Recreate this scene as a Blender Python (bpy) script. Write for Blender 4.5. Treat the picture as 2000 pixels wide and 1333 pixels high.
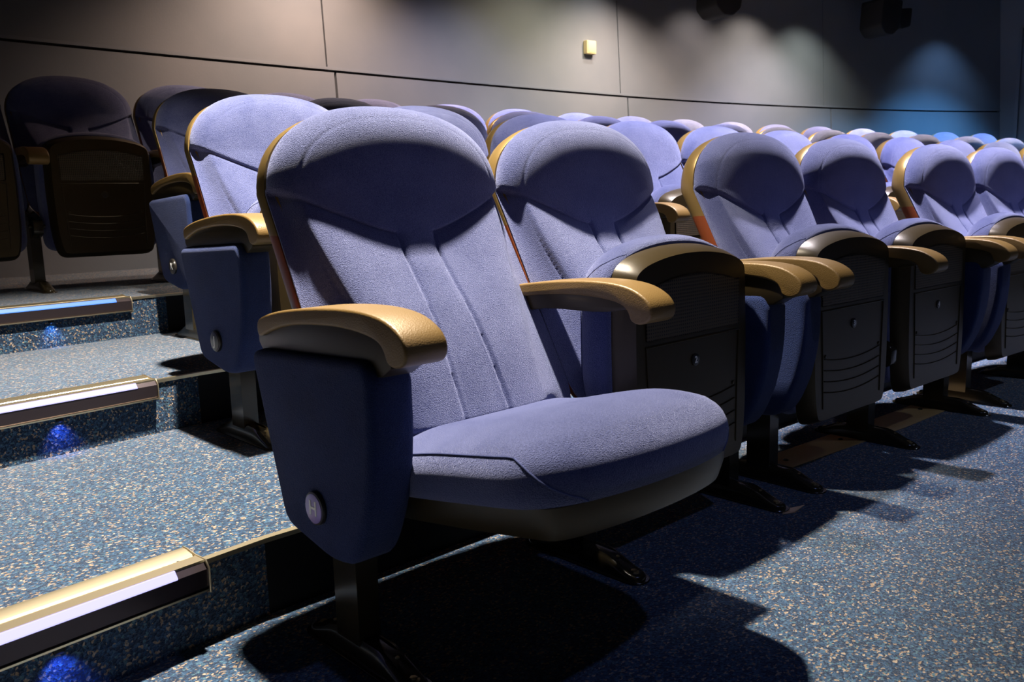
import bpy, bmesh, math, random
import numpy as np
from math import sin, cos, radians, pi, sqrt, exp, atan2
from mathutils import Vector, Matrix
random.seed(4)
for o in list(bpy.data.objects): bpy.data.objects.remove(o)
S = bpy.context.scene
C = S.collection

# ------------------------------------------------------------------ camera
YAW, PIT, ROL = radians(42.9446), radians(-8.9871), radians(-1.5599)
fwd = Vector((sin(YAW)*cos(PIT), cos(YAW)*cos(PIT), sin(PIT)))
rt = Vector((cos(YAW), -sin(YAW), 0)); up = rt.cross(fwd)
rt2 = rt*cos(ROL)+up*sin(ROL); up2 = -rt*sin(ROL)+up*cos(ROL)
cd = bpy.data.cameras.new('camera'); cam = bpy.data.objects.new('camera', cd); C.objects.link(cam)
cam.matrix_world = Matrix.Translation((-0.7196, -1.1523, 0.7477)) @ Matrix((rt2, up2, -fwd)).transposed().to_4x4()
cd.sensor_width = 36; cd.lens = 1656.35/2000*36; cd.clip_start = .02; cd.clip_end = 60
cd.dof.use_dof = True; cd.dof.focus_distance = 2.1; cd.dof.aperture_fstop = 9
S.camera = cam

# ------------------------------------------------------------------ light
W = bpy.data.worlds.new('world'); S.world = W; W.use_nodes = True
W.node_tree.nodes['Background'].inputs[0].default_value = (.35, .45, 1, 1)
W.node_tree.nodes['Background'].inputs[1].default_value = .01
S.view_settings.view_transform = 'Standard'; S.view_settings.look = 'None'
S.view_settings.exposure = 0; S.view_settings.gamma = 1; S.view_settings.use_curve_mapping = False

def spot(name, loc, tgt, power, col, ang=80, blend=.5, rad=.03):
    l = bpy.data.lights.new(name, 'SPOT'); l.energy = power; l.color = col
    l.spot_size = radians(ang); l.spot_blend = blend; l.shadow_soft_size = rad
    o = bpy.data.objects.new(name, l); C.objects.link(o); o.location = loc
    o.rotation_euler = (Vector(tgt)-Vector(loc)).to_track_quat('-Z', 'Y').to_euler()
    return o
WARM = (1, .83, .62); NEUT = (1, .93, .88); VIO = (.80, .76, 1); BLUE = (.30, .62, 1)
CEIL = 2.95
# downlights over the gap between the front row and the second row
for x, y, p, c, dx, dy in [(.45, .62, 1300, (1, .92, .80), -.35, .22), (2.45, .62, 900, (.95, .9, 1), 0, .2), (4.2, .5, 900, VIO, 0, .1), (6.0, .35, 780, NEUT, 0, .1)]:
    spot('downlight_lamp', (x, y, CEIL-.06), (x+dx, y+dy, 0), p, c, 82, .9, .045)
# downlights over the rear rows
for x, y, p, c in [(1.9, 2.8, 130, WARM), (3.4, 2.6, 600, VIO), (5.3, 2.4, 600, WARM), (7.3, 2.0, 600, WARM), (9.0, 1.4, 260, NEUT)]:
    spot('downlight_lamp', (x, y, CEIL-.06), (x, y, 0), p, c, 80, .6, .03)
# weak unseen lamps over the front cross aisle, partly added as blue front fill
for x, y, p, c in [(3.6, -2.0, 75, (.62, .74, 1)), (5.6, -2.6, 110, (.7, .8, 1)), (.7, -1.5, 26, (.35, .45, 1))]:
    spot('downlight_lamp', (x, y, CEIL-.06), (x, y+.5, 0), p, c, 90, .9, .05)
# wall washers close to the rear wall
for x, d, p, c, a in [(2.3, .75, 330, (1, .66, .46), 116), (3.5, 1.0, 110, (.80, .72, 1), 100), (4.4, .8, 120, (1, .84, .54), 124), (3.9, 1.6, 170, (.85, .9, 1), 70), (5.2, .75, 260, (1, .70, .50), 112),
                      (7.0, .75, 250, (.95, .76, .70), 100), (6.5, 1.3, 170, (.66, .62, 1), 84), (4.9, 1.15, 120, (.9, .8, .8), 100), (7.9, 1.6, 560, (.25, .60, 1), 74), (9.2, 1.2, 480, (.15, .50, 1), 80),
                      (6.9, .3, 95, (1, .78, .6), 104), (5.0, .35, 60, (1, .85, .7), 104), (7.6, .35, 85, (.9, .86, .68), 100), (9.5, .4, 40, (.35, .6, 1), 90), (6.2, .25, 50, (1, .75, .6), 96)]:
    yw = 4.1-.0185*(x-1.0)**2 if x > 1 else 4.1
    spot('wall_washer_lamp', (x, yw-d, CEIL-.05), (x, yw-d*.35, 0), p, c, a, 1, .03)

# ------------------------------------------------------------------ materials
def mat(name, base, rough=.5, metal=0, spec=.5):
    m = bpy.data.materials.new(name); m.use_nodes = True
    b = m.node_tree.nodes['Principled BSDF']
    b.inputs['Base Color'].default_value = (*base, 1); b.inputs['Roughness'].default_value = rough
    b.inputs['Metallic'].default_value = metal; b.inputs['Specular IOR Level'].default_value = spec
    return m, m.node_tree, b
def N(nt, t, **k):
    n = nt.nodes.new(t)
    for a, v in k.items():
        if a in n.inputs: n.inputs[a].default_value = v
        else: setattr(n, a, v)
    return n
def coords(nt): return N(nt, 'ShaderNodeTexCoord').outputs['Object']
def bump(nt, b, h, strength, dist):
    n = N(nt, 'ShaderNodeBump'); n.inputs['Strength'].default_value = strength; n.inputs['Distance'].default_value = dist
    nt.links.new(h, n.inputs['Height']); nt.links.new(n.outputs[0], b.inputs['Normal'])
def ramp(nt, f, stops, interp='LINEAR'):
    r = N(nt, 'ShaderNodeValToRGB'); r.color_ramp.interpolation = interp
    e = r.color_ramp.elements
    while len(e) < len(stops): e.new(.5)
    for i, (p, c) in enumerate(stops): e[i].position = p; e[i].color = (*c, 1)
    nt.links.new(f, r.inputs[0]); return r.outputs[0]

def fabric(name, c0, c1, sh=.75):
    m, nt, b = mat(name, c0, .85, 0, .25)
    co = coords(nt)
    v = N(nt, 'ShaderNodeTexVoronoi', Scale=620.0); nt.links.new(co, v.inputs['Vector'])
    n = N(nt, 'ShaderNodeTexNoise', Scale=900.0, Detail=2.0); nt.links.new(co, n.inputs['Vector'])
    n2 = N(nt, 'ShaderNodeTexNoise', Scale=14.0, Detail=2.0); nt.links.new(co, n2.inputs['Vector'])
    add = N(nt, 'ShaderNodeMath', operation='MULTIPLY_ADD'); nt.links.new(n2.outputs[0], add.inputs[0]); add.inputs[1].default_value = .35
    nt.links.new(n.outputs[0], add.inputs[2])
    nt.links.new(ramp(nt, add.outputs[0], [(.50, c0), (.72, c1)]), b.inputs['Base Color'])
    mx = N(nt, 'ShaderNodeMath', operation='MULTIPLY_ADD'); nt.links.new(n.outputs[0], mx.inputs[0]); mx.inputs[1].default_value = .35; nt.links.new(v.outputs['Distance'], mx.inputs[2])
    bump(nt, b, mx.outputs[0], 1.0, .0016)
    b.inputs['Sheen Weight'].default_value = sh; b.inputs['Sheen Roughness'].default_value = .45
    b.inputs['Sheen Tint'].default_value = (.66, .69, 1, 1)
    return m
M_FAB = fabric('blue_pile_fabric', (.020, .031, .130), (.10, .114, .25))
M_PANEL = fabric('navy_panel_fabric', (.007, .014, .060), (.018, .036, .13), .2)
M_SEAM, _, _ = mat('seam_piping', (.07, .085, .22), .8)
def plastic(name, c, r=.42, sc=900, st=.25, metal=0):
    m, nt, b = mat(name, c, r, metal, .5)
    n = N(nt, 'ShaderNodeTexNoise', Scale=float(sc), Detail=2.0); nt.links.new(coords(nt), n.inputs['Vector'])
    bump(nt, b, n.outputs[0], st, .0008)
    return m
M_ARM = plastic('grained_armrest', (.20, .118, .034), .44, 420, .7, .15)
M_BLACK = plastic('brown_black_plastic', (.045, .030, .011), .36, metal=.25)
M_SHELL = plastic('back_shell_plastic', (.28, .18, .06), .32, metal=.5)
M_RED = plastic('red_brown_reflection_shell', (.20, .045, .012), .38)  # reddish reflection put into the base colour of the lower shell
M_METAL = plastic('black_painted_steel', (.030, .023, .012), .20, 300, .1)
M_DARK, _, _ = mat('matte_black', (.006, .006, .007), .8)
M_BOLT, _, _ = mat('brassy_steel_bolt', (.45, .36, .2), .35, 1)
M_WHITE, _, _ = mat('white_print', (.85, .83, .8), .5)
M_DISC, _, _ = mat('lilac_reflection_disc', (.34, .26, .60), .25)  # purple reflection put into the base colour of the H disc
M_DISCK, _, _ = mat('dark_disc', (.03, .025, .02), .3)
M_PLATE = plastic('brown_floor_plate', (.44, .29, .12), .45, 200, .1)
m, nt, b = mat('anodised_nosing', (.88, .74, .50), .36, 1); M_NOSE = m
n = N(nt, 'ShaderNodeTexNoise', Scale=60.0, Detail=4.0); nt.links.new(coords(nt), n.inputs['Vector']); bump(nt, b, n.outputs[0], .12, .0006)
M_LIP, _, _ = mat('dark_nosing_face', (.06, .045, .05), .3, .6)
M_CREAM, _, _ = mat('cream_plastic', (.8, .68, .38), .5)
# perforated grille
m, nt, b = mat('perforated_grille', (.045, .032, .018), .45); M_GRILLE = m
co = coords(nt); mp = N(nt, 'ShaderNodeMapping'); mp.inputs['Scale'].default_value = (1, 1, 1); nt.links.new(co, mp.inputs['Vector'])
v = N(nt, 'ShaderNodeTexVoronoi', Scale=135.0); v.inputs['Randomness'].default_value = 0.0; nt.links.new(mp.outputs[0], v.inputs['Vector'])
hole = ramp(nt, v.outputs['Distance'], [(.28, (0, 0, 0)), (.36, (1, 1, 1))])
mm = N(nt, 'ShaderNodeMix', data_type='RGBA'); nt.links.new(hole, mm.inputs['Factor']); mm.inputs['A'].default_value = (.004, .003, .002, 1); mm.inputs['B'].default_value = (.085, .06, .032, 1)
nt.links.new(mm.outputs['Result'], b.inputs['Base Color']); bump(nt, b, hole, .6, .002)
# carpet
def carpet(name, cols):
    m, nt, b = mat(name, cols[0][1], .95, 0, .15)
    co = coords(nt)
    nz = N(nt, 'ShaderNodeTexNoise', Scale=160.0, Detail=1.0); nt.links.new(co, nz.inputs['Vector'])
    mixv = N(nt, 'ShaderNodeVectorMath', operation='MULTIPLY_ADD'); nt.links.new(nz.outputs['Color'], mixv.inputs[0]); mixv.inputs[1].default_value = (.006, .006, .006); nt.links.new(co, mixv.inputs[2])
    mp = N(nt, 'ShaderNodeMapping'); mp.inputs['Scale'].default_value = (1, 1.35, 1); nt.links.new(mixv.outputs[0], mp.inputs['Vector'])
    v = N(nt, 'ShaderNodeTexVoronoi', Scale=215.0); nt.links.new(mp.outputs[0], v.inputs['Vector'])
    sep = N(nt, 'ShaderNodeSeparateColor'); nt.links.new(v.outputs['Color'], sep.inputs[0])
    col = ramp(nt, sep.outputs[0], cols, 'CONSTANT')
    fine = N(nt, 'ShaderNodeTexNoise', Scale=700.0, Detail=2.0); nt.links.new(co, fine.inputs['Vector'])
    mul = N(nt, 'ShaderNodeMix', data_type='RGBA', blend_type='MULTIPLY'); mul.inputs['Factor'].default_value = .8
    nt.links.new(col, mul.inputs['A']); nt.links.new(ramp(nt, fine.outputs[0], [(.3, (.35, .35, .35)), (.65, (1.25, 1.25, 1.25))]), mul.inputs['B'])
    nt.links.new(mul.outputs['Result'], b.inputs['Base Color'])
    ad = N(nt, 'ShaderNodeMath', operation='ADD'); nt.links.new(v.outputs['Distance'], ad.inputs[0]); nt.links.new(fine.outputs[0], ad.inputs[1])
    bump(nt, b, ad.outputs[0], .9, .004)
    b.inputs['Sheen Weight'].default_value = .25; b.inputs['Sheen Roughness'].default_value = .5
    return m
CC = [(0, (.010, .032, .080)), (.30, (.026, .080, .17)), (.56, (.060, .145, .26)), (.74, (.014, .04, .09)), (.84, (.44, .30, .19)), (.91, (.10, .22, .28)), (.96, (.60, .45, .32))]
M_CARPET = carpet('flecked_blue_carpet', CC)
# walls
m, nt, b = mat('painted_wall_panel', (.16, .19, .24), .55, 0, .4); M_WALL = m
n = N(nt, 'ShaderNodeTexNoise', Scale=1.3, Detail=6.0); nt.links.new(coords(nt), n.inputs['Vector'])
nt.links.new(ramp(nt, n.outputs[0], [(.3, (.14, .17, .215)), (.7, (.19, .215, .26))]), b.inputs['Base Color'])
n = N(nt, 'ShaderNodeTexNoise', Scale=90.0, Detail=3.0); nt.links.new(coords(nt), n.inputs['Vector']); bump(nt, b, n.outputs[0], .15, .002)
M_GAP, _, _ = mat('panel_gap', (.02, .022, .03), .8)
M_RAIL, _, _ = mat('painted_rail', (.17, .20, .25), .45)
M_CEIL, _, _ = mat('black_ceiling', (.006, .006, .008), .9)
def emis(name, c, s):
    m, nt, b = mat(name, (0, 0, 0)); b.inputs['Emission Color'].default_value = (*c, 1); b.inputs['Emission Strength'].default_value = s; return m
M_LED = emis('blue_led_strip', (.10, .28, 1), 1.6)
M_LED2 = emis('lilac_led_strip', (.50, .48, 1), 1.6)

# ------------------------------------------------------------------ mesh helpers
def finish(name, bm, mats, parent=None, ang=40, tri=False):
    bmesh.ops.recalc_face_normals(bm, faces=bm.faces)
    me = bpy.data.meshes.new(name); bm.to_mesh(me); bm.free()
    for x in (mats if isinstance(mats, (list, tuple)) else [mats]): me.materials.append(x)
    for p in me.polygons: p.use_smooth = True
    me.set_sharp_from_angle(angle=radians(ang))
    o = bpy.data.objects.new(name, me); C.objects.link(o)
    if parent: o.parent = parent
    return o
def smooth_outline(pts, n=4):
    out = []; L = len(pts)
    for i in range(L):
        p0, p1, p2, p3 = pts[i-1], pts[i], pts[(i+1) % L], pts[(i+2) % L]
        for k in range(n):
            t = k/n
            out.append(tuple(.5*((2*p1[a])+(-p0[a]+p2[a])*t+(2*p0[a]-5*p1[a]+4*p2[a]-p3[a])*t*t+(-p0[a]+3*p1[a]-3*p2[a]+p3[a])*t**3) for a in (0, 1)))
    return out
def round_outline(pts, r, seg=5):
    """round each corner of a polygon with radius-ish r (scalar or per-corner list)"""
    out = []; L = len(pts)
    for i in range(L):
        ri = r[i] if isinstance(r, (list, tuple)) else r
        p = Vector(pts[i]); a = Vector(pts[i-1])-p; b2 = Vector(pts[(i+1) % L])-p
        if ri <= 0: out.append(tuple(p)); continue
        da = min(ri, a.length*.45); db = min(ri, b2.length*.45)
        s, e = p+a.normalized()*da, p+b2.normalized()*db
        for k in range(seg+1):
            t = k/seg; out.append(tuple(s*(1-t)**2+p*2*t*(1-t)+e*t*t))
    return out
def area2(p): return sum(p[i-1][0]*p[i][1]-p[i][0]*p[i-1][1] for i in range(len(p)))
def inset(pts, d):
    sgn = 1 if area2(pts) > 0 else -1; out = []; L = len(pts)
    for i in range(L):
        a, c = Vector(pts[i-1]), Vector(pts[(i+1) % L]); t = c-a
        if t.length < 1e-9: out.append(pts[i]); continue
        t.normalize(); nrm = Vector((-t.y, t.x))*sgn
        out.append(tuple(Vector(pts[i])+nrm*d))
    return out
def rprism(bm, pts, w0, w1, fn, r=.004, seg=3, mi=0):
    """prism of outline pts between w0..w1 with rounded cap edges; fn(u,v,w)->xyz"""
    rings = []
    prof = [(r*(1-cos(k/seg*pi/2)), r*(1-sin(k/seg*pi/2))) for k in range(seg, -1, -1)] if r > 0 else [(0, 0)]
    for ins, dw in prof: rings.append((ins, w0+dw if w1 > w0 else w0-dw))
    for ins, dw in reversed(prof): rings.append((ins, w1-dw if w1 > w0 else w1+dw))
    V = []
    for ins, w in rings:
        q = inset(pts, ins) if ins > 1e-7 else pts
        V.append([bm.verts.new(fn(u, v, w)) for u, v in q])
    L = len(pts); F = []
    for a, b_ in zip(V[:-1], V[1:]):
        for i in range(L): F.append(bm.faces.new((a[i-1], a[i], b_[i], b_[i-1])))
    F.append(bm.faces.new(V[0])); F.append(bm.faces.new(V[-1][::-1]))
    for f in F: f.material_index = mi
    return V
def box(bm, x0, x1, y0, y1, z0, z1, r=.002, mi=0, fn=None):
    fn = fn or (lambda u, v, w: (u, v, w))
    rprism(bm, [(x0, y0), (x1, y0), (x1, y1), (x0, y1)], z0, z1, fn, r, 2, mi)
def tube(bm, path, r, n=6, mi=0, cap=True):
    P = [Vector(p) for p in path]; rings = []
    for i, p in enumerate(P):
        t = (P[min(i+1, len(P)-1)]-P[max(i-1, 0)]).normalized()
        a = t.cross(Vector((0, 0, 1)) if abs(t.z) < .9 else Vector((1, 0, 0))).normalized(); b_ = t.cross(a)
        rings.append([bm.verts.new(p+(a*cos(k*2*pi/n)+b_*sin(k*2*pi/n))*r) for k in range(n)])
    for A, B in zip(rings[:-1], rings[1:]):
        for k in range(n): bm.faces.new((A[k-1], A[k], B[k], B[k-1])).material_index = mi
    if cap: bm.faces.new(rings[0]).material_index = mi; bm.faces.new(rings[-1][::-1]).material_index = mi
def cyl(bm, c, axis, r, h, n=20, mi=0, bev=.002):
    ax = Vector(axis).normalized(); a = ax.cross(Vector((0, 0, 1)) if abs(ax.z) < .9 else Vector((1, 0, 0))).normalized(); b_ = ax.cross(a); c = Vector(c)
    rprism(bm, [(cos(k*2*pi/n)*r, sin(k*2*pi/n)*r) for k in range(n)], 0, h, lambda u, v, w: tuple(c+a*u+b_*v+ax*w), bev, 2, mi)
def empty(name, loc, rz=0, label=None, cat=None, group=None):
    o = bpy.data.objects.new(name, None); C.objects.link(o); o.location = loc; o.rotation_euler = (0, 0, rz); o.empty_display_size = .1
    if label: tag(o, label, cat, group)
    return o
def tag(o, label, cat, group=None, kind=None):
    o['label'] = label; o['category'] = cat
    if group: o['group'] = group
    if kind: o['kind'] = kind
    return o
def structure(o): o['kind'] = 'structure'; return o
def glyph(name, ch, size, fn, material, parent, depth=.0006):
    cu = bpy.data.curves.new('glyph', 'FONT'); cu.body = ch; cu.size = size; cu.align_x = 'CENTER'; cu.align_y = 'CENTER'; cu.extrude = depth; cu.resolution_u = 4; cu.offset = size*.018
    t = bpy.data.objects.new('glyph', cu); C.objects.link(t); bpy.context.view_layer.update()
    me = bpy.data.meshes.new_from_object(t.evaluated_get(bpy.context.evaluated_depsgraph_get()))
    bpy.data.objects.remove(t)
    for v in me.vertices: v.co = Vector(fn(*v.co))
    me.name = name; me.materials.clear(); me.materials.append(material)
    o = bpy.data.objects.new(name, me); C.objects.link(o); o.parent = parent
    return o

# ------------------------------------------------------------------ room layout
D, R = .96354, .148105; DX = .29462; XC = .55; RC = 37.5; SP = .55
YS, XE, PHI = .27044, -.0394, radians(6.32)
def sstep(t): t = min(1, max(0, t)); return t*t*(3-2*t)
def riser_y(k, x):                       # front line of tier k (k=1..3)
    xe = XE+(k-1)*DX; y0 = YS+(k-1)*D
    if x <= xe: return y0+(x-xe)*math.tan(PHI)*1.0
    rr = RC+(k-1)*D; return y0-(rr-sqrt(rr*rr-max(0, x-XC-.4)**2))
# wall curve (at rail height)
WP = [(-4, 3.98), (-2, 4.07), (.526, 4.09), (1.325, 4.085), (2.456, 4.05), (3.784, 3.99), (5.4, 3.85), (6.712, 3.644), (8.049, 3.316), (9.434, 2.861), (10.437, 2.38), (11.6, 1.7)]
def wall_y(x):
    for i in range(len(WP)-1):
        if WP[i][0] <= x <= WP[i+1][0] or i == len(WP)-2:
            p0 = WP[max(i-1, 0)]; p1 = WP[i]; p2 = WP[i+1]; p3 = WP[min(i+2, len(WP)-1)]
            h = p2[0]-p1[0]; t = (x-p1[0])/h
            m1 = (p2[1]-p0[1])/(p2[0]-p0[0])*h; m2 = (p3[1]-p1[1])/(p3[0]-p1[0])*h
            return (2*t**3-3*t*t+1)*p1[1]+(t**3-2*t*t+t)*m1+(-2*t**3+3*t*t)*p2[1]+(t**3-t*t)*m2
LEAN = .05

bm = bmesh.new(); box(bm, -2.6, 10.45, -6, 5, -.1, 0, 0)
structure(finish('floor', bm, M_CARPET))
for k in (1, 2, 3):
    xe = XE+(k-1)*DX
    xs = [-2.6+i*(xe+2.6)/6 for i in range(7)]+[xe+(10.45-xe)*i/40 for i in range(1, 41)]
    pts = [(x, riser_y(k, x)) for x in xs]+[(10.45, 5), (-2.6, 5)]
    bm = bmesh.new(); V = []
    for z in ((k-1)*R, k*R): V.append([bm.verts.new((x, y, z)) for x, y in pts])
    L = len(pts)
    for i in range(L):
        f = bm.faces.new((V[0][i-1], V[0][i], V[1][i], V[1][i-1])); f.material_index = 1 if 7 <= i < L-2 else 0
    bm.faces.new(V[1]); bm.faces.new(V[0][::-1])
    structure(finish('floor', bm, [M_CARPET, M_DARK]))
bm = bmesh.new(); box(bm, -2.6, 10.45, -6, 5, CEIL, CEIL+.1, 0); structure(finish('ceiling', bm, M_CEIL))
# rear wall: backing sheet and panels with open seams
def wall_strip(bm, x0, x1, z0, z1, off, th, mi=0):
    n = max(2, int((x1-x0)/.25)); V = []
    for i in range(n+1):
        x = x0+(x1-x0)*i/n
        for z in (z0, z1):
            y = wall_y(x)+LEAN*(z-1.7)-off
            V.append((bm.verts.new((x, y, z)), bm.verts.new((x, y+th, z))))
    for i in range(n):
        a, b_, c, d = V[2*i], V[2*i+1], V[2*i+2], V[2*i+3]
        for q in ((a[0], c[0], d[0], b_[0]), (a[1], b_[1], d[1], c[1]), (b_[0], d[0], d[1], b_[1]), (a[0], a[1], c[1], c[0])): bm.faces.new(q).material_index = mi
    for a, b_ in ((V[0], V[1]), (V[-2], V[-1])): bm.faces.new((a[0], b_[0], b_[1], a[1])).material_index = mi
bm = bmesh.new()
wall_strip(bm, -2.6, 10.6, .3, CEIL+.02, -.03, .05, 1)
g = .006
up_s = [-2.6, -.42, 2.475, 5.345, 8.045, 10.6]; lo_s = [-2.6, -.36, 2.535, 5.43, 8.14, 10.6]
for a, b_ in zip(up_s[:-1], up_s[1:]): wall_strip(bm, a+g, b_-g, 1.722, CEIL+.01, 0, .03)
for a, b_ in zip(lo_s[:-1], lo_s[1:]): wall_strip(bm, a+g*1.5, b_-g*1.5, .44, 1.688, 0, .03)
structure(finish('wall_back', bm, [M_WALL, M_GAP]))
bm = bmesh.new(); wall_strip(bm, -2.6, 10.5, 1.703, 1.7215, .006, .03); structure(finish('trim_1', bm, M_RAIL))
bm = bmesh.new(); box(bm, 10.45, 10.55, -6, 3.2, -.1, CEIL, 0); structure(finish('wall_right', bm, M_WALL))
bm = bmesh.new(); box(bm, 10.42, 10.452, 2.175, 2.21, .0, 2.6, .004); structure(finish('trim_2', bm, M_RAIL))
bm = bmesh.new(); box(bm, -2.7, -2.6, -6, 5, -.1, CEIL, 0); structure(finish('wall_left', bm, M_WALL))

# ------------------------------------------------------------------ stair nosings
for k in (1, 2, 3):
    xe = XE+(k-1)*DX; x1 = [-.165, .125, .405][k-1]; z = k*R
    ang = PHI
    base = Vector((x1, riser_y(k, x1), z))
    t = empty('stair_nosing', base, ang,
              ['bright metal stair nosing with a lit strip on the lowest aisle step, nearest the front', 'metal stair nosing with a lit strip on the middle aisle step',
               'dark metal stair nosing with a glowing blue strip on the top aisle step'][k-1], 'stair nosing')
    Ln = x1+2.55
    # profile in (y,z): tread plate with two ridges
    prof = [(-.008, -.003), (-.009, .0065), (.020, .0065), (.022, .0035), (.028, .0035), (.031, .0065), (.052, .0105), (.064, .0105), (.068, .001), (.068, 0), (0, 0), (0, -.003)]
    bm = bmesh.new(); rprism(bm, prof, -Ln, 0, lambda u, v, w: (w, u, v), 0); finish('tread_plate', bm, M_NOSE, t, 20)
    bm = bmesh.new(); rprism(bm, [(-.001, .0), (-.009, .002), (-.018, -.008), (-.018, -.040), (-.015, -.045), (-.001, -.045)], -Ln, 0, lambda u, v, w: (w, u, v), 0); finish('front_lip', bm, M_LIP, t, 20)
    bm = bmesh.new(); rprism(bm, [(-.014, -.0455), (-.021, -.0435), (-.021, -.0470), (-.014, -.049), (-.001, -.049), (-.001, -.0455)], -Ln, .001, lambda u, v, w: (w, u, v), 0); finish('bottom_bead', bm, M_NOSE, t)
    bm = bmesh.new(); rprism(bm, [(-.0092, .0055), (-.0115, .0050), (-.0195, -.0055), (-.0190, -.0085), (-.0165, -.0065), (-.0090, .0020)], -Ln, -.055, lambda u, v, w: (w, u, v), 0); finish('light_strip', bm, M_LED if k == 3 else M_LED2, t)['label'] = 'glowing blue light strip'
    bm = bmesh.new(); rprism(bm, [(-.022, -.051), (-.022, -.006), (-.011, .008), (.022, .008), (.050, .0125), (.066, .0125), (.070, .002), (.070, 0), (0, 0), (0, -.051)], 0, .003, lambda u, v, w: (w, u, v), .0006, 1); finish('end_cap', bm, M_NOSE, t)
    bm = bmesh.new(); cyl(bm, (-.03, .025, .0030), (0, 0, 1), .003, .0015, 10, 0, .0005); finish('screw', bm, M_DARK, t)
    # thin metal edge trim from nosing to the row end and beyond
    bm = bmesh.new()
    xs = [x1+.004+(xe-x1)*i/6 for i in range(7)]+[xe+.004+i*.2 for i in range(1, 12)]
    V = []
    for x in xs:
        y = riser_y(k, x); V.append([bm.verts.new(p) for p in ((x, y-.004, z-.006), (x, y-.004, z+.003), (x, y+.012, z+.003), (x, y+.012, z-.006))])
    for A, B in zip(V[:-1], V[1:]):
        for i in range(4): bm.faces.new((A[i-1], A[i], B[i], B[i-1]))
    bm.faces.new(V[0]); bm.faces.new(V[-1][::-1])
    structure(finish('trim_%d' % (k+2), bm, M_NOSE))
    # recessed blue step light under the nosing
    lx = [-.41, -.13, .12][k-1]
    ly = riser_y(k, lx)
    f = empty('step_light', (lx, ly-.001, z-.058), 0, ['small blue lamp glowing under the lowest step nosing', 'small blue lamp glowing under the middle step nosing', 'small blue lamp glowing under the top step nosing'][k-1], 'lamp')
    bm = bmesh.new(); box(bm, -.008, .008, -.012, .001, -.002, .006, .001); finish('lamp_housing', bm, M_DARK, f)
    bm = bmesh.new(); box(bm, -.0015, .0015, -.008, -.005, -.0030, -.0018, .0002); finish('lens', bm, M_LED, f)
    spot('step_lamp', (lx, ly-.026, z-.052), (lx, ly+.010, z-.148), [.7, .7, .7][k-1], (.07, .16, 1) if k < 3 else (.08, .36, 1), 84, 1, .004)

# ------------------------------------------------------------------ seat parts (local: x 0..SP, -y is forward)
CX = SP/2
def rim_y(z):
    if z < .78: return .062+.545*(z-.42)
    return .2582+.09*(z-.78)
ZT, ZA, ZB = .948, .765, .335
def halfw(z):
    w = .268+.006*(1-sstep((z-.45)/.3))
    if z > ZA:
        t = (z-ZA)/(ZT-ZA); w *= max(0, 1-t**2.5)**(1/2.3)
    if z < ZB+.06:
        t = (ZB+.06-z)/.06; w -= .035*(1-sqrt(max(0, 1-t*t)))
    return w
def seam_z(ax):
    if ax < .047: return .705
    t = (ax-.047)/.2
    return .705+.074*t**1.2
def head_bulge(ax, z):
    t = max(0, (z-ZA)/(ZT-ZA)); rho = min(1, ((ax/.2682)**2.3+t**2.5)**(1/2.4) if z > ZA-.1 else (ax/.2682)**(2.3/2.4))
    return .004+.056*sqrt(1-rho**6)+.006*(1-rho**2)-.36*max(0, .78-max(z, .66))-.0008*exp(-((rho-.86)/.012)**2)*(1 if z > .765 else 0)
def back_front(x, z):
    """forward bulge in metres at (x offset from centre, z)"""
    ax = abs(x); w = max(halfw(z), 1e-4)
    e = lambda dd, r: sqrt(max(0, 1-(1-min(max(dd, 0)/r, 1))**2))
    H = head_bulge(ax, z); sz = seam_z(ax); nw = .042+.012*sstep((.66-z)/.3)
    gus = .034+.068*sstep((.78-z)/.36); wc = max(0, w-gus)
    k2 = sstep((sz-z)/.17)
    low = .030+.024*e(wc-min(ax, wc), .07)+.010*exp(-((z-.50)/.11)**2)
    top = head_bulge(min(ax, wc), seam_z(min(ax, wc)))-.005
    P = top*(1-k2)+low*k2
    if ax > wc: P = P*max(0, 1-(ax-wc)/gus)**2
    if ax < nw:                                   # central band runs softly up into the headrest
        Pn = low-.003*(1-(ax/nw)**2)*0-.004+.002*(1-(ax/nw)**2)
        k = sstep((z-.56)/.19); v = Pn*(1-k)+H*k
        e1 = head_bulge(nw, max(z, .70))
        side = P; kk = sstep((ax/nw-.55)/.45)*(1-sstep((z-.66)/.06)); v = v*(1-kk)+(side-.002)*kk
    else:
        k = sstep((z-sz)/.010+.5); v = P*(1-k)+H*k
        v -= .0045*exp(-((z-sz)/.0034)**2)*min(1, (ax-nw)/.01+.4)
    v -= .005*exp(-((ax-nw)/.0036)**2)*(1-sstep((z-.695)/.02))
    if z < sz: v -= .004*exp(-((ax-wc)/.004)**2)
    if z < ZB+.05: v *= sstep((z-ZB)/.05+.15)
    return v
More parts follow.
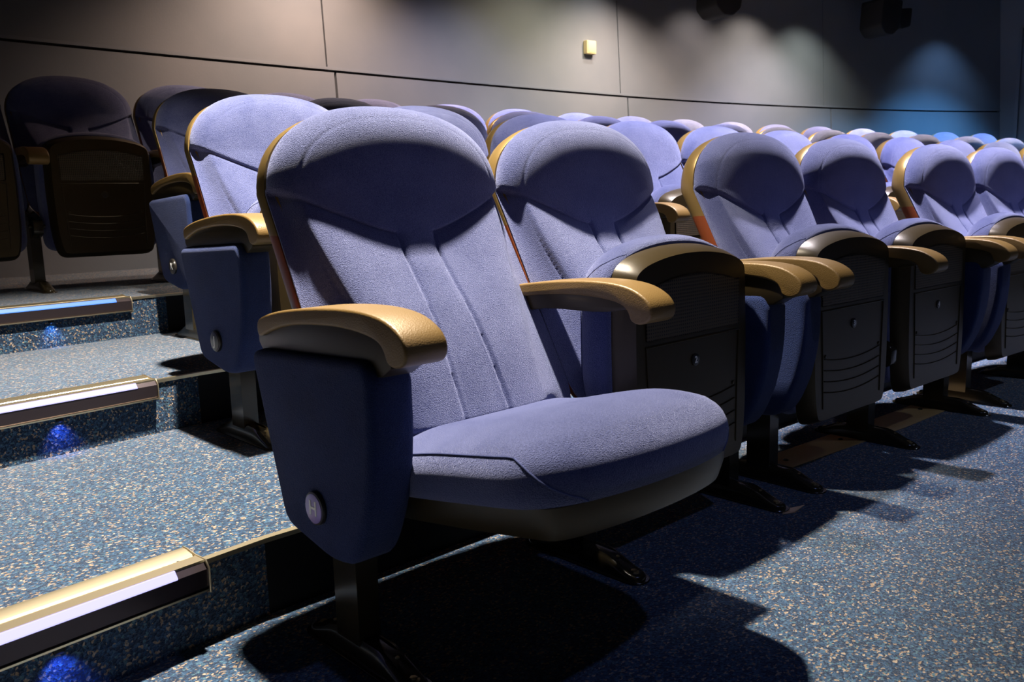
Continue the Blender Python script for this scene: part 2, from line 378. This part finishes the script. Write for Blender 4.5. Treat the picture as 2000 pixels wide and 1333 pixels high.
def back_cushion():
    bm = bmesh.new(); nx, nz = 190, 130; V = []
    zs = [ZB+(ZA-ZB)*i/150 for i in range(150)]+[ZA+(ZT-ZA)*sin(pi/2*i/60) for i in range(61)]
    for z in zs:
        w = max(halfw(z), .004)
        row = []
        for i in range(nx+1):
            u = -1+2*i/nx; u = sin(u*pi/2)*.2+u*.8
            x = u*w; row.append(bm.verts.new((CX+x, rim_y(z)-back_front(x, z), z)))
        V.append(row)
    for A, B in zip(V[:-1], V[1:]):
        for i in range(nx): bm.faces.new((A[i], A[i+1], B[i+1], B[i]))
    # rim return to the shell
    loop = [V[j][0] for j in range(len(V))]+V[-1][1:-1]+[V[j][-1] for j in range(len(V)-1, -1, -1)]+V[0][-2:0:-1]
    bk = [bm.verts.new((CX+(v.co.x-CX)*.985, v.co.y+.016, v.co.z-.002)) for v in loop]
    L = len(loop)
    for i in range(L): bm.faces.new((loop[i-1], loop[i], bk[i], bk[i-1]))
    bm.faces.new(bk)
    return bm
def shell_outline(grow=0, z0=ZB-.02):
    pts = []
    zs = [z0+(ZA-z0)*i/16 for i in range(17)]+[ZA+(ZT-ZA)*sin(pi/2*i/16) for i in range(1, 17)]
    for z in zs: pts.append((max(halfw(max(z, ZB+.0)), 0)+grow, z-.004*sstep((z-.85)/.09)))
    return pts
def back_shell():
    o = shell_outline(.0015); right = o; left = [(-w, z) for w, z in reversed(o[:-1])]
    pts = right+left; bm = bmesh.new(); V = []
    # rings: (scale inset, y offset from rim)
    for ins, dy in [(.010, .004), (.001, .006), (0, .012), (.0015, .030), (.006, .046), (.016, .060), (.035, .072), (.08, .084), (.14, .09)]:
        ring = []
        for w, z in pts:
            zc = .62; f = 1-ins/.26
            x = w*f; zz = zc+(z-zc)*(1-ins/.33)
            low = sstep((.62-zz)/.35)
            ring.append(bm.verts.new((CX+x*(1-.04*low*(dy > .03)), rim_y(zz)+dy*(1-.25*low), zz)))
        V.append(ring)
    L = len(pts)
    for a, b_ in zip(V[:-1], V[1:]):
        for i in range(L):
            f = bm.faces.new((a[i-1], a[i], b_[i], b_[i-1]))
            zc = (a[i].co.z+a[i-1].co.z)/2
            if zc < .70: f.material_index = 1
    bm.faces.new(V[0]); f = bm.faces.new(V[-1][::-1])
    return bm
# seat pan frame
PY, PZ = -.045, .277
def frame(tilt):
    t = radians(tilt); f = (-cos(t), sin(t)); n = (sin(t), cos(t))
    return lambda x, d, h: (x, PY+f[0]*d+n[0]*h, PZ+f[1]*d+n[1]*h)
def pan_outline(g=0, rear=-.14):
    hw = .219+g; pts = []
    front = .382+g
    pts.append((-hw+.02, rear)); pts.append((hw-.02, rear)); pts.append((hw, rear+.1)); pts.append((hw+.004, .16))
    pts.append((hw, front-.046))
    for i in range(1, 16):
        u = 1-2*i/16.; pts.append((u*(hw-.012), front-.032*abs(u)**2.2))
    pts.append((-hw, front-.046)); pts.append((-hw-.004, .16)); pts.append((-hw, rear+.1))
    return pts
def fillet(pts, it):
    for _ in range(it):
        pts = [tuple((Vector(pts[i-1])+Vector(pts[i])*2+Vector(pts[(i+1) % len(pts)]))/4) for i in range(len(pts))]
    return pts
def resample(pts, n):
    L = len(pts); seg = [(Vector(pts[(i+1) % L])-Vector(pts[i])).length for i in range(L)]; tot = sum(seg); out = []; i = 0; acc = 0
    for k in range(n):
        s = tot*k/n
        while acc+seg[i] < s: acc += seg[i]; i += 1
        t = (s-acc)/seg[i]; p = Vector(pts[i])*(1-t)+Vector(pts[(i+1) % L])*t; out.append(tuple(p))
    return out
PO = resample(round_outline(pan_outline(), [.02, .02, .05, .05, .0]+[.0]*15+[.0, .05, .05], 5), 150)
PO = fillet(PO, 5)
def loft(bm, rings, mi=0, cap0=True, cap1=True):
    V = [[bm.verts.new(p) for p in r] for r in rings]; L = len(rings[0])
    for a, b_ in zip(V[:-1], V[1:]):
        for i in range(L): bm.faces.new((a[i-1], a[i], b_[i], b_[i-1])).material_index = mi
    if cap0: bm.faces.new(V[0]).material_index = mi
    if cap1: bm.faces.new(V[-1][::-1]).material_index = mi
    return V
def seat_pan(F):
    bm = bmesh.new()
    def ring(ins, h, pts=PO): return [F(CX+u, d, h) for u, d in (inset(pts, ins) if ins else pts)]
    loft(bm, [ring(.010, .012), ring(0.001, .012), ring(0, .0105), ring(.004, -.010), ring(.015, -.034), ring(.0185, -.0395), [F(CX+u*.93, .12+(d-.12)*.93, -.0395) for u, d in inset(PO, .0185)]])
    # raised frame lines on the underside
    h = -.0404
    def ln(pts, r=.0018): tube(bm, [F(CX+u, d, h) for u, d in pts], r, 5)
    ln([(-.175, .175), (.175, .175)], .0022)
    ln([(-.172, .175), (-.165, .04), (-.16, -.09)]); ln([(.172, .175), (.165, .04), (.16, -.09)])
    for k in range(4):
        d0 = .045-.03*k; ln([(u*.155, d0-.014*(1-u*u)) for u in [i/8-1 for i in range(17)]], .0016)
    for s in (-1, 1):
        cyl(bm, F(CX+s*.15, .052, h+.001), Vector(F(0, 0, -1))-Vector(F(0, 0, 0)), .005, .002, 10)
    return bm
def seat_grille(F):
    bm = bmesh.new(); pts = [(-.172, .186), (.172, .186), (.176, .30)]+[(u*.17, .318-.026*u*u) for u in [1-i/8 for i in range(17)]]+[(-.176, .30)]
    pts = round_outline(pts, .006, 2)
    loft(bm, [[F(CX+u, d, -.0415) for u, d in pts], [F(CX+u, d, -.0415) for u, d in inset(pts, .004)], [F(CX+u, d, -.0400) for u, d in inset(pts, .0055)]])
    return bm
CO = resample(round_outline([(-.232, -.10), (.232, -.10), (.238, .10), (.234, .322)]+[((1-2*i/14.)*.210, .392-.042*abs(1-2*i/14.)**2.3) for i in range(1, 14)]+[(-.234, .322), (-.238, .10)], [.03, .03, .05, .055]+[.02]*13+[.055, .05], 5), 140)
CO = fillet(CO, 4)
def crown(u, d):
    e = min(1, max(0, (.40-abs(d-.14)*1.0)/.4))
    c = .024*(1-(abs(u)/.24)**2.5)
    c += .010*exp(-((d-.27)/.10)**2)-.006*exp(-((d-.08)/.07)**2)
    c += .006*exp(-((abs(u)-.15)/.06)**2)*exp(-((d-.02)/.10)**2)
    c -= .018*sstep((-d+.03)/.12)
    return c
def cush_h(u, d): return .074+.010*sstep((d+.05)/.2)
def seat_cushion(F):
    bm = bmesh.new(); rings = []
    def ring(off, fn): return [F(CX+u, d, fn(u, d)) for u, d in inset(CO, -off)]
    rings.append(ring(-.012, lambda u, d: .011)); rings.append(ring(0, lambda u, d: .012))
    for off, k in [(.006, .22), (.010, .42), (.009, .62), (.004, .82), (-.001, .93)]: rings.append(ring(off, lambda u, d, k=k: .012+(cush_h(u, d)-.012)*k))
    rings.append(ring(-.006, lambda u, d: cush_h(u, d)+.001))
    base = inset(CO, .006)
    K = 26
    for j in range(1, K):
        s = 1-(j/K)**.9
        e = 1-s; r = sqrt(max(0, 1-(1-min(1, e/.42))**2))
        rings.append([F(CX+u*s, .15+(d-.15)*s, cush_h(u*s, .15+(d-.15)*s)+.009*r+crown(u*s, .15+(d-.15)*s)*r) for u, d in base])
    V = loft(bm, rings, 0, True, True)
    return bm
def cushion_piping(F, sgn):
    bm = bmesh.new()
    K = [(0, 0), (.22, .006), (.42, .010), (.62, .009), (.82, .004), (.93, -.001), (1, -.005)]
    def off(k):
        for (a, p), (b_, q) in zip(K[:-1], K[1:]):
            if k <= b_: return p+(q-p)*(k-a)/(b_-a)
        return -.005
    idx = [i for i in range(len(CO)) if CO[i][0]*sgn > 0 and CO[i][1] > -.06 and (CO[i][1] < .30 or abs(CO[i][0]) > .155)]
    idx.sort(key=lambda i: CO[i][1]*1.0-abs(CO[i][0])*2)
    path = []; n = len(idx)
    for j, i in enumerate(idx):
        u, d = CO[i]
        t = sstep((d-.29)/(.378-.29)) if d > .29 else 0
        t = max(t, 0); k = 1-t*.97
        if j == n-1: k = .01
        p, q = inset(CO, -off(k)-.0005)[i]
        path.append(F(CX+p, q, .012+(cush_h(u, d)+.001-.012)*k))
    tube(bm, path, .0012, 5)
    return bm
def arm_profile():
    top = [(.238, .560), (.215, .572), (.16, .584), (.09, .593), (.02, .599), (-.05, .602), (-.11, .600), (-.155, .592), (-.188, .576), (-.202, .558), (-.202, .541), (-.192, .530), (-.172, .525), (-.155, .531), (-.148, .545), (-.135, .558), (-.10, .567), (-.03, .572), (.06, .569), (.14, .560), (.20, .545), (.235, .535)]
    return smooth_outline(top, 3)
def armrest_pad():
    bm = bmesh.new(); rprism(bm, arm_profile(), -.0385, .0385, lambda u, v, w: (w, u, v), .005, 4); return bm
def armrest_core(panel=True):
    bm = bmesh.new()
    if panel: pts = [(.232, .566), (.05, .585), (-.09, .588), (-.15, .56), (-.128, .505), (.10, .50), (.236, .505)]
    else: pts = [(.232, .560), (.05, .582), (-.09, .585), (-.145, .562), (-.13, .548), (-.05, .540), (.08, .538), (.18, .515), (.238, .47), (.262, .50)]
    rprism(bm, smooth_outline(pts, 3), -.030, .030, lambda u, v, w: (w, u, v), .003, 2)
    # sculpted line on the outside of the arm
    return bm
def end_panel():
    bm = bmesh.new()
    pts = [(.255, .512), (-.105, .528), (-.122, .50), (-.122, .42), (-.116, .36), (-.100, .29), (-.072, .225), (-.045, .190), (.02, .184), (.165, .212)]
    o = smooth_outline(round_outline(pts, [.03, .02, .01, .02, .02, .02, .02, .03, .02, .03], 3), 1)
    rprism(bm, o, -.050, .036, lambda u, v, w: (w, u, v), .016, 5); return bm
def post():
    bm = bmesh.new()
    box(bm, -.021, .021, -.012, .058, .028, .30, .002)
    return bm
def upright():
    """inner steel bracket carrying the pivot, back and arm"""
    bm = bmesh.new()
    pts = [(-.075, .245), (-.075, .30), (-.02, .325), (.10, .36), (.19, .50), (.205, .56), (.235, .56), (.23, .49), (.15, .30), (.06, .24), (-.02, .225)]
    rprism(bm, round_outline(pts, .012, 3), -.019, .019, lambda u, v, w: (w, u, v), .003, 2)
    for s in (-1, 1): cyl(bm, (s*.019, PY, PZ-.002), (s, 0, 0), .009, .014, 14)
    return bm
def foot():
    bm = bmesh.new()
    def cap(l, w, n=10):
        return [(w*cos(a), l-w+w*sin(a)) for a in [pi*i/n for i in range(n+1)]]+[(w*cos(a), -(l-w)+w*sin(a)) for a in [pi+pi*i/n for i in range(n+1)]]
    def hh(y):
        a = abs(y)
        return .010+.030*sstep((.155-a)/.10)
    o = resample(cap(.168, .030), 80)
    rprism(bm, o, 0, .004, lambda u, v, w: (u, v+.005, w), .001, 1)
    o2 = resample(cap(.160, .0235), 80)
    rings = [[(u, v+.005, .004) for u, v in o2]]
    for ins, k in [(.001, .45), (.003, .8), (.007, .97), (.012, 1.0)]:
        rings.append([(u, v+.005, .004+hh(v)*k) for u, v in inset(o2, ins)])
    loft(bm, rings)
    return bm
def big_bolt():
    bm = bmesh.new(); cyl(bm, (0, 0, .010), (0, 0, 1), .011, .0065, 20); cyl(bm, (0, 0, .0160), (0, 0, 1), .0065, .004, 6, 0, .0008); return bm
def rivet():
    bm = bmesh.new(); cyl(bm, (0, 0, .034), (0, 0, 1), .004, .004, 12); return bm

# shared meshes, made once
_proto = {}
def mesh_of(key, maker, mats, ang=40):
    if key not in _proto:
        o = finish(key, maker(), mats, None, ang); _proto[key] = o.data; bpy.data.objects.remove(o)
    return _proto[key]
def part(name, me, parent, loc=(0, 0, 0), label=None):
    o = bpy.data.objects.new(name, me); C.objects.link(o); o.parent = parent; o.location = loc
    if label: o['label'] = label
    return o
F_UP, F_DN = frame(91), frame(9)
def add_stand(t, x, panel, side, letter=None, detail=True):
    arm = part('armrest', mesh_of('armrest', armrest_pad, M_ARM, 60), t, (x, 0, 0))
    part('armrest_bracket', mesh_of('core_p' if panel else 'core_m', lambda: armrest_core(panel), M_BLACK), arm)
    p = part('post', mesh_of('post', post, M_METAL), t, (x, 0, 0))
    part('pivot_bracket', mesh_of('upright', upright, M_METAL), p)
    f = part('foot', mesh_of('foot', foot, M_METAL), t, (x, 0, 0))
    if detail:
        for y in (-.130, .140): part('bolt', mesh_of('bolt', big_bolt, M_BOLT), f, (0, y, 0))
        for y in (-.088, .098): part('rivet', mesh_of('rivet', rivet, M_BOLT), f, (0, y, 0))
    if panel:
        e = part('side_panel', mesh_of('side_panel', end_panel, M_PANEL, 50), t, (x, 0, 0), 'navy upholstered side panel')
        if side > 0: e.scale = (-1, 1, 1)
        if letter:
            bm = bmesh.new(); cyl(bm, (-.048, .0453, .269), (-1, 0, 0), .0285, .010, 40, 0, .003); d = finish('row_disc', bm, M_DISCK, e)
            bm = bmesh.new(); cyl(bm, (-.0575, .0453, .269), (-1, 0, 0), .0250, .0015, 40, 0, .0005); finish('disc_face', bm, M_DISC if letter == 'H' else M_DISCK, e)
            glyph('row_letter', letter, .034, lambda a, b_, c: (-.0592-c, .0453-a, .269+b_), M_WHITE, e)
def make_seat(loc, rz, label, cat='seat', folded=True, left_panel=False, right_arm=False, right_panel=False, letter=None, number=None, group=None, right_gap=SP, detail=True):
    t = empty('cinema_seat', loc, rz, label, cat, group)
    part('back_cushion', mesh_of('back_cushion', back_cushion, M_FAB, 80), t)
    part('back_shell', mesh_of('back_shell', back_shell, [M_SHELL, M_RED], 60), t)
    F = F_UP if folded else F_DN; k = 'up' if folded else 'dn'
    sc = part('seat_cushion', mesh_of('seat_cushion_'+k, lambda: seat_cushion(F), M_FAB, 80), t)
    if detail:
        for sg in (-1, 1): part('piping', mesh_of('piping_%s%d' % (k, sg), lambda: cushion_piping(F, sg), M_SEAM), sc)
    sp = part('seat_pan', mesh_of('seat_pan_'+k, lambda: seat_pan(F), M_BLACK, 35), t)
    part('grille', mesh_of('grille_'+k, lambda: seat_grille(F), M_GRILLE), sp)
    if folded:
        nd = Vector(F(0, 0, -1))-Vector(F(0, 0, 0))
        part('number_disc', mesh_of('number_disc', lambda: _disc(F), M_DISCK), sp)
        if number:
            b0 = Vector(F(CX, .127, -.0425))
            glyph('seat_number', number, .021, lambda a, b_, c: (b0.x+a, b0.y-c, b0.z+b_), M_WHITE, sp)
    add_stand(t, 0, left_panel, -1, letter, detail)
    if right_arm: add_stand(t, right_gap, right_panel, 1, None, detail)
    return t
def _disc(F):
    bm = bmesh.new(); cyl(bm, F(CX, .127, -.0395), Vector(F(0, 0, -1))-Vector(F(0, 0, 0)), .0135, .0028, 28, 0, .001); return bm

ORD = ['first', 'second', 'third', 'fourth', 'fifth', 'sixth', 'seventh', 'eighth', 'ninth', 'tenth', 'eleventh', 'twelfth', 'thirteenth', 'fourteenth', 'fifteenth', 'sixteenth', 'seventeenth', 'eighteenth', 'nineteenth']
# front row: straight pairs set round a curve
GAP, TH = .18761, radians(1.972)
ox = oy = a = 0.0; mods = []
for k in range(4):
    mods.append((ox, oy, a)); a2 = a+TH
    ox += 2*SP*cos(a)+GAP*cos((a+a2)/2); oy -= 2*SP*sin(a)+GAP*sin((a+a2)/2); a = a2
extra = {0: 'nearest blue cinema seat, the only one with its cushion down, letter H on its side',
         1: 'folded blue cinema seat numbered 2, directly right of the lowered front seat',
         2: 'folded blue cinema seat numbered 3, third from the aisle in the front row',
         3: 'folded blue cinema seat numbered 4, fourth from the aisle in the front row',
         4: 'folded blue cinema seat numbered 5, fifth from the aisle in the front row',
         5: 'folded blue cinema seat numbered 6, sixth in the front row, at the right picture edge',
         6: 'front row seat cut off by the right picture edge, only its arm and pan showing'}
for i in range(7):
    k, s = divmod(i, 2); X, Y, A = mods[k]
    make_seat((X+s*SP*cos(A), Y-s*SP*sin(A), 0), -A, extra[i], folded=i > 0, left_panel=s == 0, right_arm=s == 1, right_panel=s == 1,
              letter='H' if i == 0 else None, number=str(i+1) if i else None, group='blue seats of the front row')
# raised rows behind
ROWS = {1: ([.55, 1.105, 1.66, 2.215, 2.77, 3.325, 3.93, 4.53, 5.13, 5.73, 6.33], 'second row', 'J'),
        2: ([.83, 1.385, 1.94, 2.495, 3.05, 3.605, 4.18, 4.76, 5.36, 5.97, 6.61, 7.29, 7.97, 8.66], 'third row', 'K'),
        3: ([.01, .56, 1.108, 1.656, 2.204, 2.752, 3.30, 3.845, 4.40, 4.97, 5.54, 6.12, 6.72, 7.37, 8.03, 8.72, 9.39], 'back row', None)}
for k, (ts, rname, letter) in ROWS.items():
    Rk = RC+k*D
    for i, tt in enumerate(ts):
        al = (tt-XC)/Rk
        cxp = XC+Rk*sin(al); cyp = k*D-Rk+Rk*cos(al)
        # local origin is the left arm: shift by -CX along the row
        X, Y = cxp-CX*cos(al), cyp+CX*sin(al)
        gap = (ts[i+1]-tt) if i+1 < len(ts) else SP
        if k == 3:
            lab = ['back row seat at the left picture edge, beyond the stairs', 'dim folded seat at the top of the stairs, second in the back row'][i] if i < 2 else 'blue seat in the back row against the wall, %s from its left end' % ORD[i]
        else:
            lab = 'blue folded seat in the %s, %s from the aisle' % (rname, ORD[i])+(', letter J on its side' if i == 0 and letter == 'J' else ', beside the stairs' if i == 0 else '')
        make_seat((X, Y, k*R), -al, lab, left_panel=(i == 0 and k < 3), letter=letter if i == 0 else None, right_arm=(i == len(ts)-1),
                  group='blue seats of the '+rname, detail=(i < 1))

# ------------------------------------------------------------------ floor plates under the second pair
t = empty('floor_cover_plate', (1.95, .02, 0), 0, 'flat brown metal cover strip screwed to the carpet under the third and fourth seats', 'cover plate')
bm = bmesh.new()
pts = [(-.62, .095), (-.62, -.012), (-.2, -.048), (.1, -.075), (.36, -.085), (.56, -.088), (.56, .030), (.36, .036), (.1, .048), (-.2, .068)]
rprism(bm, pts, 0, .0022, lambda u, v, w: (u, v, w), .0006, 1); finish('plate', bm, M_PLATE, t)
for x, y in [(-.484, .027), (-.176, .013), (.369, -.015)]:
    bm = bmesh.new(); cyl(bm, (x, y, .002), (0, 0, 1), .008, .002, 16, 0, .0008); cyl(bm, (x, y, .004), (0, 0, 1), .005, .002, 6, 0, .0005); finish('screw', bm, M_METAL, t)
bm = bmesh.new(); rprism(bm, [(1.10, -.150), (1.165, -.172), (1.10, -.18), (1.07, -.165)], 0, .002, lambda u, v, w: (u, v, w), 0)
tag(finish('brass_plate', bm, M_NOSE), 'small brass plate corner poking out at the tip of the foot right of seat 2', 'plate')

# ------------------------------------------------------------------ things on the wall and ceiling
bm = bmesh.new(); t = empty('wall_box', (4.98, wall_y(4.98)+LEAN*.38-.002, 2.08), -radians(5), 'small cream square box mounted high on the rear wall', 'wall box')
box(bm, -.052, .052, -.045, 0, -.055, .055, .006); finish('cover', bm, M_CREAM, t)
bm = bmesh.new(); box(bm, -.042, .042, -.048, -.044, -.045, .045, .002); finish('front_plate', bm, M_CREAM, t)
for x, y, z, lab in [(6.05, 3.30, 2.53, 'black wall speaker under the ceiling, above and right of the cream box'), (8.35, 2.88, 2.56, 'black ceiling speaker with bracket near the right rear corner')]:
    t = empty('speaker', (x, y, z), radians(-12), lab, 'speaker')
    bm = bmesh.new(); pts = round_outline([(-.16, .17), (.16, .17), (.15, -.10), (.06, -.17), (-.06, -.17), (-.15, -.10)], .03, 4)
    rprism(bm, pts, -.12, .14, lambda u, v, w: (u, w-.1*v, v), .01, 3); finish('cabinet', bm, M_DARK, t)
    bm = bmesh.new(); pts = round_outline([(.17, .10), (.40, .13), (.38, -.06), (.22, -.10)], .03, 3)
    rprism(bm, pts, -.08, .06, lambda u, v, w: (u, w, v), .01, 3)
    if x > 7: finish('side_horn', bm, M_DARK, t)
    bm = bmesh.new(); box(bm, -.015, .015, .0, .03, .10, CEIL-z+.002, .002); box(bm, .02, .30, -.01, .01, .02, .05, .002); finish('bracket', bm, M_METAL, t)
